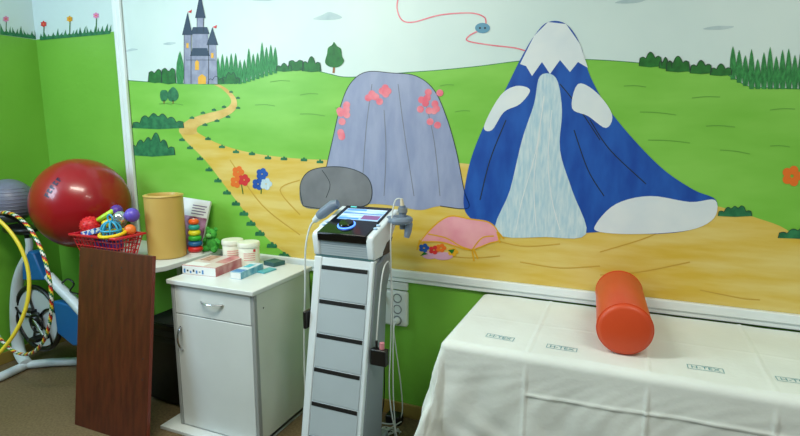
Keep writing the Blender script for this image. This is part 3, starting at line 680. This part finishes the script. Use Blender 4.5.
for s in (0, 1):
    x = MX0 if s == 0 else MX1-.016
    bb = MB(); q = Matrix.Identity(4)
    bb.prism([(fy(.94)-.006, .94), (fy(.10)-.006, .10), (fy(.10)+.03, .10), (fy(.94)+.03, .94)], x, x+.037 if s == 0 else x+.016, 'x'); bb.build('front_edge', mwhite, t, .004)
zs = [.905, .757, .609, .461, .313, .165]
for i, z1 in enumerate(zs):
    z0 = z1-.146
    z0 = max(z0, .10)
    if z1-z0 < .03: continue
    d = MB().prism([(fy(z1)-.004, z1), (fy(z0)-.004, z0), (fy(z0)+.02, z0), (fy(z1)+.02, z1)], MX0+.040, MX1-.022, 'x').build('drawer', mgrey, t, .002)
    zz = z1-.002
    n = 10; pts_t = []; 
    sl = MB().prism([(fy(zz)-.006, zz), (fy(zz-.017)-.006, zz-.017), (fy(zz-.017)+.01, zz-.017), (fy(zz)+.01, zz)], MX0+.041, MX1-.026, 'x').build('drawer_slot', mat('slot_black', (4, 4, 5), .6), None, .001); sl.parent = d
# neck line
MB().prism([(fy(.945)-.002, .948), (fy(.94)-.002, .940), (-.3, .94), (-.3, .948)], MX0+.004, MX1-.004, 'x').build('seam', mat('teal_seam', (70, 104, 110), .4), t)
# head
hp = [(-.424, .944), (-.440, 1.03), (-.432, 1.050), (-.165, 1.130), (-.15, 1.122), (-.155, 1.105), (-.235, 1.02), (-.262, .985), (-.27, .948)]
for x0, x1 in ((MX0-.004, MX0+.03), (MX1-.032, MX1+.004)): MB().prism(hp, x0, x1, 'x').build('head_cheek', mwhite, t, .008, seg=3)
hp2 = [(-.418, .944), (-.430, 1.03), (-.426, 1.040), (-.168, 1.118), (-.165, 1.10), (-.24, 1.01), (-.28, .948)]
MB().prism(hp2, MX0+.028, MX1-.03, 'x').build('head_core', mgrey, t)
for k in range(6):
    z = .950+k*.0105; y = -.418-(z-.948)*.15
    MB().prism([(y-.003, z+.006), (y-.003, z), (y+.004, z), (y+.004, z+.006)], MX0+.029, MX1-.031, 'x').build('louvre', mgrey, t)
MB().prism([(-.262, .95), (-.262, .985), (-.24, 1.015), (-.30, 1.0), (-.34, .965), (-.345, .95)], MX1+.0035, MX1+.0055, 'x').build('side_recess_plate', mat('recess_dark_brown', (60, 56, 52), .6), t)  # flat dark plate standing in for the recess in the head's side
sa = math.atan2(.080, .27); Ms = Matrix.Translation((0, -.436, 1.048)) @ Matrix.Rotation(sa, 4, 'X')
box((MX0+.026, -.006, -.002), (MX1-.028, .282, .006), Ms).build('console', black_gloss, t, .003)
MB().prism([(-.439, 1.016), (-.443, 1.047), (-.437, 1.055), (-.42, 1.05), (-.42, 1.016)], MX0+.027, MX1-.029, 'x').build('console_lip', black_gloss, t, .002)
scr = box((-1.205, .135, .006), (-1.0, .248, .0075), Ms).build('screen', mat('screen_glow', (120, 170, 220), .2, (190, 214, 235), 9, (1, 6, 6), emit=.6), t)
for (x0, x1, y0, y1, c_) in ((-1.20, -1.10, .225, .244, (90, 150, 220)), (-1.09, -1.005, .145, .185, (120, 80, 130)), (-1.20, -1.10, .14, .152, (60, 130, 200)), (-1.20, -1.005, .196, .202, (40, 90, 160))):
    o = box((x0, y0, .0076), (x1, y1, .008), Ms).build('screen_field', mat('screen_field_%d' % int(x1*-1000+y0*1e4), c_, .3, emit=.5)); o.parent = scr
box((-1.20, .262, .006), (-1.17, .272, .0075), Ms).build('status_mark', mat('cyan_light', (90, 200, 200), .3, emit=.6), t)
kn = MB().lathe([(0, .008), (.034, .008), (.034, .018), (.031, .022), (0, .022)], (0, 0, 0), 36, Ms @ Matrix.Translation((-1.125, .078, 0))).build('dial', black_gloss, t)
b = MB(); b.tube([Ms @ Vector((-1.125+.038*math.cos(2*PI*k/40), .078+.038*math.sin(2*PI*k/40), .009)) for k in range(40)], .0035, 8, True)
o = b.build('dial_light', mat('dial_blue_light', (80, 130, 240), .3, emit=2.2)); o.parent = kn
for x in (MX0+.018, MX1-.018):
    for s_ in (.07, .10): MB().ball(Ms @ Vector((x, s_, .006)), (.010, .007, .005), 12, 8).build('button', mat('button_pale_blue', (180, 214, 246), .3), t)
# casters and foot
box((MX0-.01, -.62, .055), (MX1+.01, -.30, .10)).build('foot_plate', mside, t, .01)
for x in (MX0+.02, MX1-.02):
    for y in (-.56, -.34):
        MB().lathe([(0, -.012), (.027, -.012), (.027, .012), (0, .012)], (0, 0, 0), 20, Matrix.Translation((x, y, .028)) @ Matrix.Rotation(PI/2, 4, 'Y')).build('caster', black, t)
# right bracket
mg2 = mat('holder_blue_grey', (116, 132, 152), .4)
bx_ = (-.905, -.27, 1.10)
b = MB(); b.tube([(bx_[0]+.038*math.cos(a*PI/14), bx_[1]+.038*math.sin(a*PI/14), bx_[2]) for a in range(28)], .017, 10, True); b.tube([(-.975, -.24, 1.09), (-.935, -.26, 1.10)], [.02, .018], 10)
b.build('probe_holder', mg2, t)
b = MB(); b.tube([(-.865, -.27, 1.09), (-.868, -.275, 1.05), (-.872, -.28, 1.025)], [.018, .016, .012], 12); b.build('holder_hook', mg2, t)
b = MB(); b.tube([(MX0, -.27, 1.075), (MX0-.03, -.27, 1.062), (MX0-.055, -.27, 1.045)], [.03, .026, .02], 12, flat=.5); b.build('probe_cradle', mwhite, t)
p = thing('hand_probe', 'blue grey probe lying in the cradle on the left of the machine screen', 'probe', (-1.30, -.27, 1.08))
MB().tube([(-1.325, -.27, 1.090), (-1.305, -.27, 1.104), (-1.25, -.265, 1.145), (-1.225, -.262, 1.155)], [.02, .025, .025, .018], 16).build('grip', mg2, p)
MB().tube([(-1.350, -.272, 1.066), (-1.322, -.27, 1.090)], [.013, .019], 14).build('nose', mwhite, p)
cbl = mat('pale_cable', (206, 214, 214), .45)
MB().tube(spline([(-1.350, -.272, 1.066), (-1.372, -.28, 1.03), (-1.385, -.30, .93), (-1.380, -.32, .75), (-1.395, -.32, .5), (-1.385, -.34, .25), (-1.36, -.36, .06), (-1.33, -.34, .012)], False, 8), .0045, 8).build('cable', cbl, p)
p = thing('hand_probe', 'blue grey probe standing upright in the ring holder right of the machine screen', 'probe', (-.9, -.27, 1.1))
MB().tube([(-.895, -.27, 1.06), (-.895, -.27, 1.13), (-.897, -.27, 1.165)], [.013, .017, .014], 14).build('grip', mg2, p)
MB().lathe([(0, 0), (.021, 0), (.021, .02), (0, .02)], (-.895, -.27, 1.135), 18).build('collar', mside, p)
MB().tube([(-.897, -.27, 1.165), (-.90, -.272, 1.195)], [.010, .006], 12).build('tip', mat('cream_plastic', (214, 206, 180), .4), p)
MB().tube(spline([(-.90, -.272, 1.195), (-.925, -.29, 1.18), (-.93, -.32, 1.05), (-.925, -.33, .85), (-.922, -.34, .6), (-.93, -.34, .3), (-.90, -.32, .08), (-.86, -.30, .012)], False, 8), .0032, 8).build('cable', cbl, p)
MB().tube(spline([(-.938, -.455, .60), (-.932, -.44, .75), (-.93, -.41, .88), (-.93, -.37, .925), (-.93, -.33, .90), (-.925, -.31, .7), (-.925, -.31, .3), (-.91, -.3, .02)], False, 8), .0032, 8).build('cable', cbl, p)
# black pouch on machine's side
p = thing('cable_clip', 'black plastic pouch with a pink plug hanging on the right side of the machine', 'clip', (-.90, -.46, .53))
box((-.952, -.49, .505), (-.878, -.455, .578)).build('pouch', black, p, .006)
MB().tube([(-.905, -.47, .578), (-.905, -.47, .605)], .011, 10).build('plug', mat('pink_plastic', (206, 130, 140), .4), p)
MB().tube([(-.93, -.47, .578), (-.93, -.47, .61)], .006, 8).build('lead', black, p)
p = tag(box((-1.278, -.50, .62), (-1.262, -.45, .70)).build('clip', black, None, .004), 'small black clip on the left edge of the machine column', 'clip')

# ---------------------------------------------------------------- wall socket block
sw = mat('socket_white', (206, 214, 212), .35)
t = thing('socket_strip', 'white six outlet socket block on the green wall right of the machine', 'power socket', (-1.07, -.02, .6))
SX0, SX1, SZ0, SZ1 = -1.165, -.972, .505, .688
box((SX0, -.035, SZ0), (SX1, -.0005, SZ1)).build('housing', sw, t, .012, seg=4)
box((SX0-.01, -.018, .693), (SX1-.004, -.0005, .731)).build('trunking', sw, t, .003)
for i in range(2):
    for j in range(3):
        cx = SX0+.05+i*.092; cz = SZ0+.033+j*.058; Mr = Matrix.Translation((cx, -.035, cz)) @ Matrix.Rotation(PI/2, 4, 'X')
        o = MB().lathe([(.024, 0), (.024, .003), (.020, .003), (.018, -.004), (0, -.004), ], (0, 0, 0), 28, Mr).build('socket', mat('socket_recess', (118, 126, 128), .5), t)
        for dx in (-.009, .009):
            h = MB().lathe([(0, 0), (.0028, 0), (.0028, .001), (0, .001)], (0, 0, 0), 10, Mr @ Matrix.Translation((dx, 0, -.0035))).build('pin_hole', black); h.parent = o
t = thing('power_plug', 'black plug in the top left outlet of the wall socket block', 'plug', (SX0+.05, -.04, SZ0+.15))
cx, cz = SX0+.05, SZ0+.149
MB().lathe([(0, 0), (.019, 0), (.019, .02), (.012, .034), (0, .036)], (0, 0, 0), 20, Matrix.Translation((cx, -.036, cz)) @ Matrix.Rotation(PI/2, 4, 'X')).build('plug_body', black, t)
MB().tube(spline([(cx, -.07, cz), (cx+.004, -.085, cz-.05), (cx+.03, -.07, .35), (cx+.03, -.07, .1), (cx+.02, -.1, .012)], False, 8), .0035, 8).build('cord', black, t)
t = thing('power_plug', 'white plug low in the wall socket block with a white cord looping to the floor', 'plug', (SX0+.142, -.04, SZ0+.03))
cx, cz = SX0+.142, SZ0+.033
MB().lathe([(0, 0), (.017, 0), (.017, .016), (.010, .03), (0, .032)], (0, 0, 0), 20, Matrix.Translation((cx, -.036, cz)) @ Matrix.Rotation(PI/2, 4, 'X')).build('plug_body', sw, t)
MB().tube(spline([(cx, -.066, cz), (cx, -.08, cz-.04), (cx+.005, -.06, .38), (cx+.03, -.06, .2), (cx+.045, -.08, .06), (cx+.01, -.11, .012), (cx-.08, -.13, .006), (cx-.16, -.2, .006)], False, 8), .0032, 8).build('cord', cbl, t)
t = thing('cable_pile', 'black adapter with tangled pale cables on the floor behind the machine', 'cables', (-1.0, -.1, 0))
box((-1.06, -.11, .0), (-.98, -.05, .05)).build('adapter', black, t, .006)
random.seed(4)
for k in range(4):
    pts = [(-1.01+random.uniform(-.05, .07), -.17+random.uniform(-.05, .03), .006+random.random()*.07*(j % 2)) for j in range(6)]
    MB().tube(spline(pts, False, 6), .003, 6).build('cable', cbl if k < 3 else black, t)

# ---------------------------------------------------------------- couch and sheet
BX0, BX1, BY0, BY1, BZ = -.565, 1.35, -.615, -.03, .73
t = thing('treatment_couch', 'padded treatment couch under the white sheet along the wall', 'treatment table', (.4, -.33, 0))
box((BX0+.012, BY0+.012, .655), (BX1-.01, BY1-.004, BZ-.008)).build('mattress', mat('grey_vinyl_pad', (120, 124, 130), .5), t, .02, seg=3)
box((BX0+.03, BY0+.03, .60), (BX1-.03, BY1-.02, .655)).build('frame', dgrey, t, .003)
for x in (BX0+.06, BX1-.1):
    for y in (BY0+.06, BY1-.07): box((x-.02, y-.02, 0), (x+.02, y+.02, .60)).build('leg', dgrey, t, .003)

def noise(x, y, s=0):
    return (math.sin(x*7.1+s)*math.cos(y*9.3-s*1.7)+.6*math.sin(x*15.7-y*11.1+s*2.3)+.35*math.sin(x*31+y*23+s))/1.95
CR = (-.277, .105, .447, .80)
def sheet(s, v):
    """s along the couch (below BX0 it hangs over the end), v across (below BY0 it hangs down the front)"""
    dx = max(0, BX0-s); dy = max(0, BY0-v); d = (dx**4+dy**4)**.25
    x = max(s, BX0); y = max(v, BY0); z = BZ
    cre = sum(math.exp(-((s-c)/.0045)**2) for c in CR)
    if d > 0:
        h = math.hypot(dx, dy); ux, uy = dx/h, dy/h; r = .028; q = min(d/r, PI/2); rest = max(0, d-r*PI/2)
        corner = (2*ux*uy)
        flare = .06+.24*ux**2*(1-corner)+.26*corner**2
        f = rest*flare*(1-.25*rest)
        # soft folds
        amp = min(1, rest/.25)*.014
        wob = amp*noise(s*1.3+dx*2, rest*.8, 1.0)*(1 if ux < .5 else .6) + .010*min(1, rest/.2)*math.sin(v*26+rest*3)*(ux > .5)
        out = r*math.sin(q)+f+wob+.004*min(1, rest/.15)*noise(s*1.9+dx*3+.5*math.sin(rest*9), rest*1.3+.4*math.sin(s*5), 4.0)+.006*cre*(uy > .5)*min(1, rest/.05)
        x -= ux*out; y -= uy*out
        z = BZ-(r*(1-math.cos(q))+rest*math.sqrt(max(0, 1-flare**2)))
        hc = math.exp(-((z-.60-.012*math.sin(s*4))/.004)**2)*.005*(s > -.27) + math.exp(-((z-.36)/.004)**2)*.003
        y -= uy*hc; x -= ux*hc*.5
    else:
        z += .0025+.0022*noise(s*1.4, v*1.6, 2.0)+.0035*cre*.9
        z += .0016*math.exp(-((v+.33-.01*math.sin(s*5))/.006)**2)
    return Vector((x, y, z))
nx, ny = 420, 230
s0, s1, v0, v1 = BX0-.66, BX1, BY0-.62, BY1+.005
bm = bmesh.new(); G = []
for i in range(nx+1):
    row = []
    for j in range(ny+1):
        p = sheet(s0+(s1-s0)*i/nx, v0+(v1-v0)*j/ny); p.z = max(p.z, .02); row.append(bm.verts.new(p))
    G.append(row)
for i in range(nx):
    for j in range(ny): bm.faces.new((G[i][j], G[i+1][j], G[i+1][j+1], G[i][j+1]))
me = bpy.data.meshes.new('sheet'); bm.to_mesh(me); bm.free()
for p in me.polygons: p.use_smooth = True
t = thing('couch_sheet', 'creased white disposable sheet draped over the treatment couch', 'sheet', (.3, -.33, BZ))
o = mesh_obj('cloth', me, mat('white_nonwoven', (224, 232, 228), .7, bump=.25, bscale=45), t)
so = o.modifiers.new('thick', 'SOLIDIFY'); so.thickness = .0012; so.offset = -1
stamp = mat('teal_stamp_ink', (92, 158, 168), .6)
for (cx, cy_, rz, sz) in ((-.394, -.524, -.06, 1), (-.172, -.535, -.02, 1), (.274, -.522, .02, 1), (.520, -.508, .03, 1)):
    w, h, lw = .104, .034, .0022
    M = Matrix.Translation((cx, cy_, 0)) @ Matrix.Rotation(rz, 4, 'Z')
    me = text_mesh('H-TEX', .030)
    xs = [v.co.x for v in me.vertices]; ww = max(xs)-min(xs); k = .082/ww
    me.transform(Matrix.Diagonal((k, .9, 1, 1)))
    bm = bmesh.new(); bm.from_mesh(me)
    for (a0, a1, b0, b1) in ((-w/2, w/2, h/2-lw, h/2), (-w/2, w/2, -h/2, -h/2+lw), (-w/2, -w/2+lw, -h/2, h/2), (w/2-lw, w/2, -h/2, h/2)):
        bm.faces.new([bm.verts.new(c) for c in ((a0, b0, 0), (a1, b0, 0), (a1, b1, 0), (a0, b1, 0))])
    bmesh.ops.triangulate(bm, faces=bm.faces)
    long_ = [e for e in bm.edges if e.calc_length() > .02]
    bmesh.ops.subdivide_edges(bm, edges=long_, cuts=7)
    for v in bm.verts:
        q = M @ v.co; qq = sheet(q.x, q.y); v.co = Vector((q.x, q.y, qq.z+.0012))
    m2 = bpy.data.meshes.new('stamp'); bm.to_mesh(m2); bm.free(); bpy.data.meshes.remove(me)
    mesh_obj('printed_stamp', m2, stamp, t)
# orange roller
orr = mat('orange_vinyl', (214, 76, 32), .45, bump=.04)
t = thing('roller_bolster', 'orange vinyl roller bolster lying across the white sheet', 'bolster', (.01, -.29, BZ))
RR = .090; a_ = Vector((.028, -.525, BZ+.006+RR)); b_ = Vector((.000, -.06, BZ+.006+RR)); ax = (b_-a_); Lr = ax.length; Mq = Matrix.Translation(a_) @ ax.to_track_quat('Z', 'Y').to_matrix().to_4x4()
MB().lathe([(0, -.004), (RR-.016, -.002), (RR-.006, .003), (RR-.001, .012), (RR, .02), (RR, Lr-.02), (RR-.006, Lr-.004), (RR-.016, Lr), (0, Lr)], (0, 0, 0), 64, Mq).build('cover', orr, t, smooth=60)
for zz in (.013, Lr-.013): MB().tube([Mq @ Vector((RR*math.cos(k*PI/30), RR*math.sin(k*PI/30), zz)) for k in range(60)], .0018, 6, True).build('seam', orr, t)

# ---------------------------------------------------------------- light
w = bpy.data.worlds.new('world'); bpy.context.scene.world = w; w.use_nodes = True
w.node_tree.nodes['Background'].inputs[0].default_value = (.80, .93, .95, 1); w.node_tree.nodes['Background'].inputs[1].default_value = .20
def area(name, loc, look, size, sy_, e, col):
    l = bpy.data.lights.new(name, 'AREA'); l.shape = 'RECTANGLE'; l.size = size; l.size_y = sy_; l.energy = e; l.color = col
    o = bpy.data.objects.new(name, l); C.objects.link(o); o.location = loc; o.rotation_euler = (Vector(look)-Vector(loc)).to_track_quat('-Z', 'Y').to_euler()
    return o
area('window_daylight', (-3.5, -2.1, 2.15), (-1.4, -.3, 1.7), 1.2, .9, 57, (.60, .80, 1))
area('ceiling_light', (-1.6, -1.5, 2.7), (-1.9, -.9, 0), 1.2, .3, 38, (1, .97, .84))
area('ceiling_light', (1.0, -1.7, 2.75), (.9, -1.4, 0), 1.2, .3, 27, (1, .97, .84))
vs = bpy.context.scene.view_settings
vs.view_transform = 'Standard'; vs.look = 'None'; vs.gamma = 1; vs.use_curve_mapping = False; vs.exposure = 0
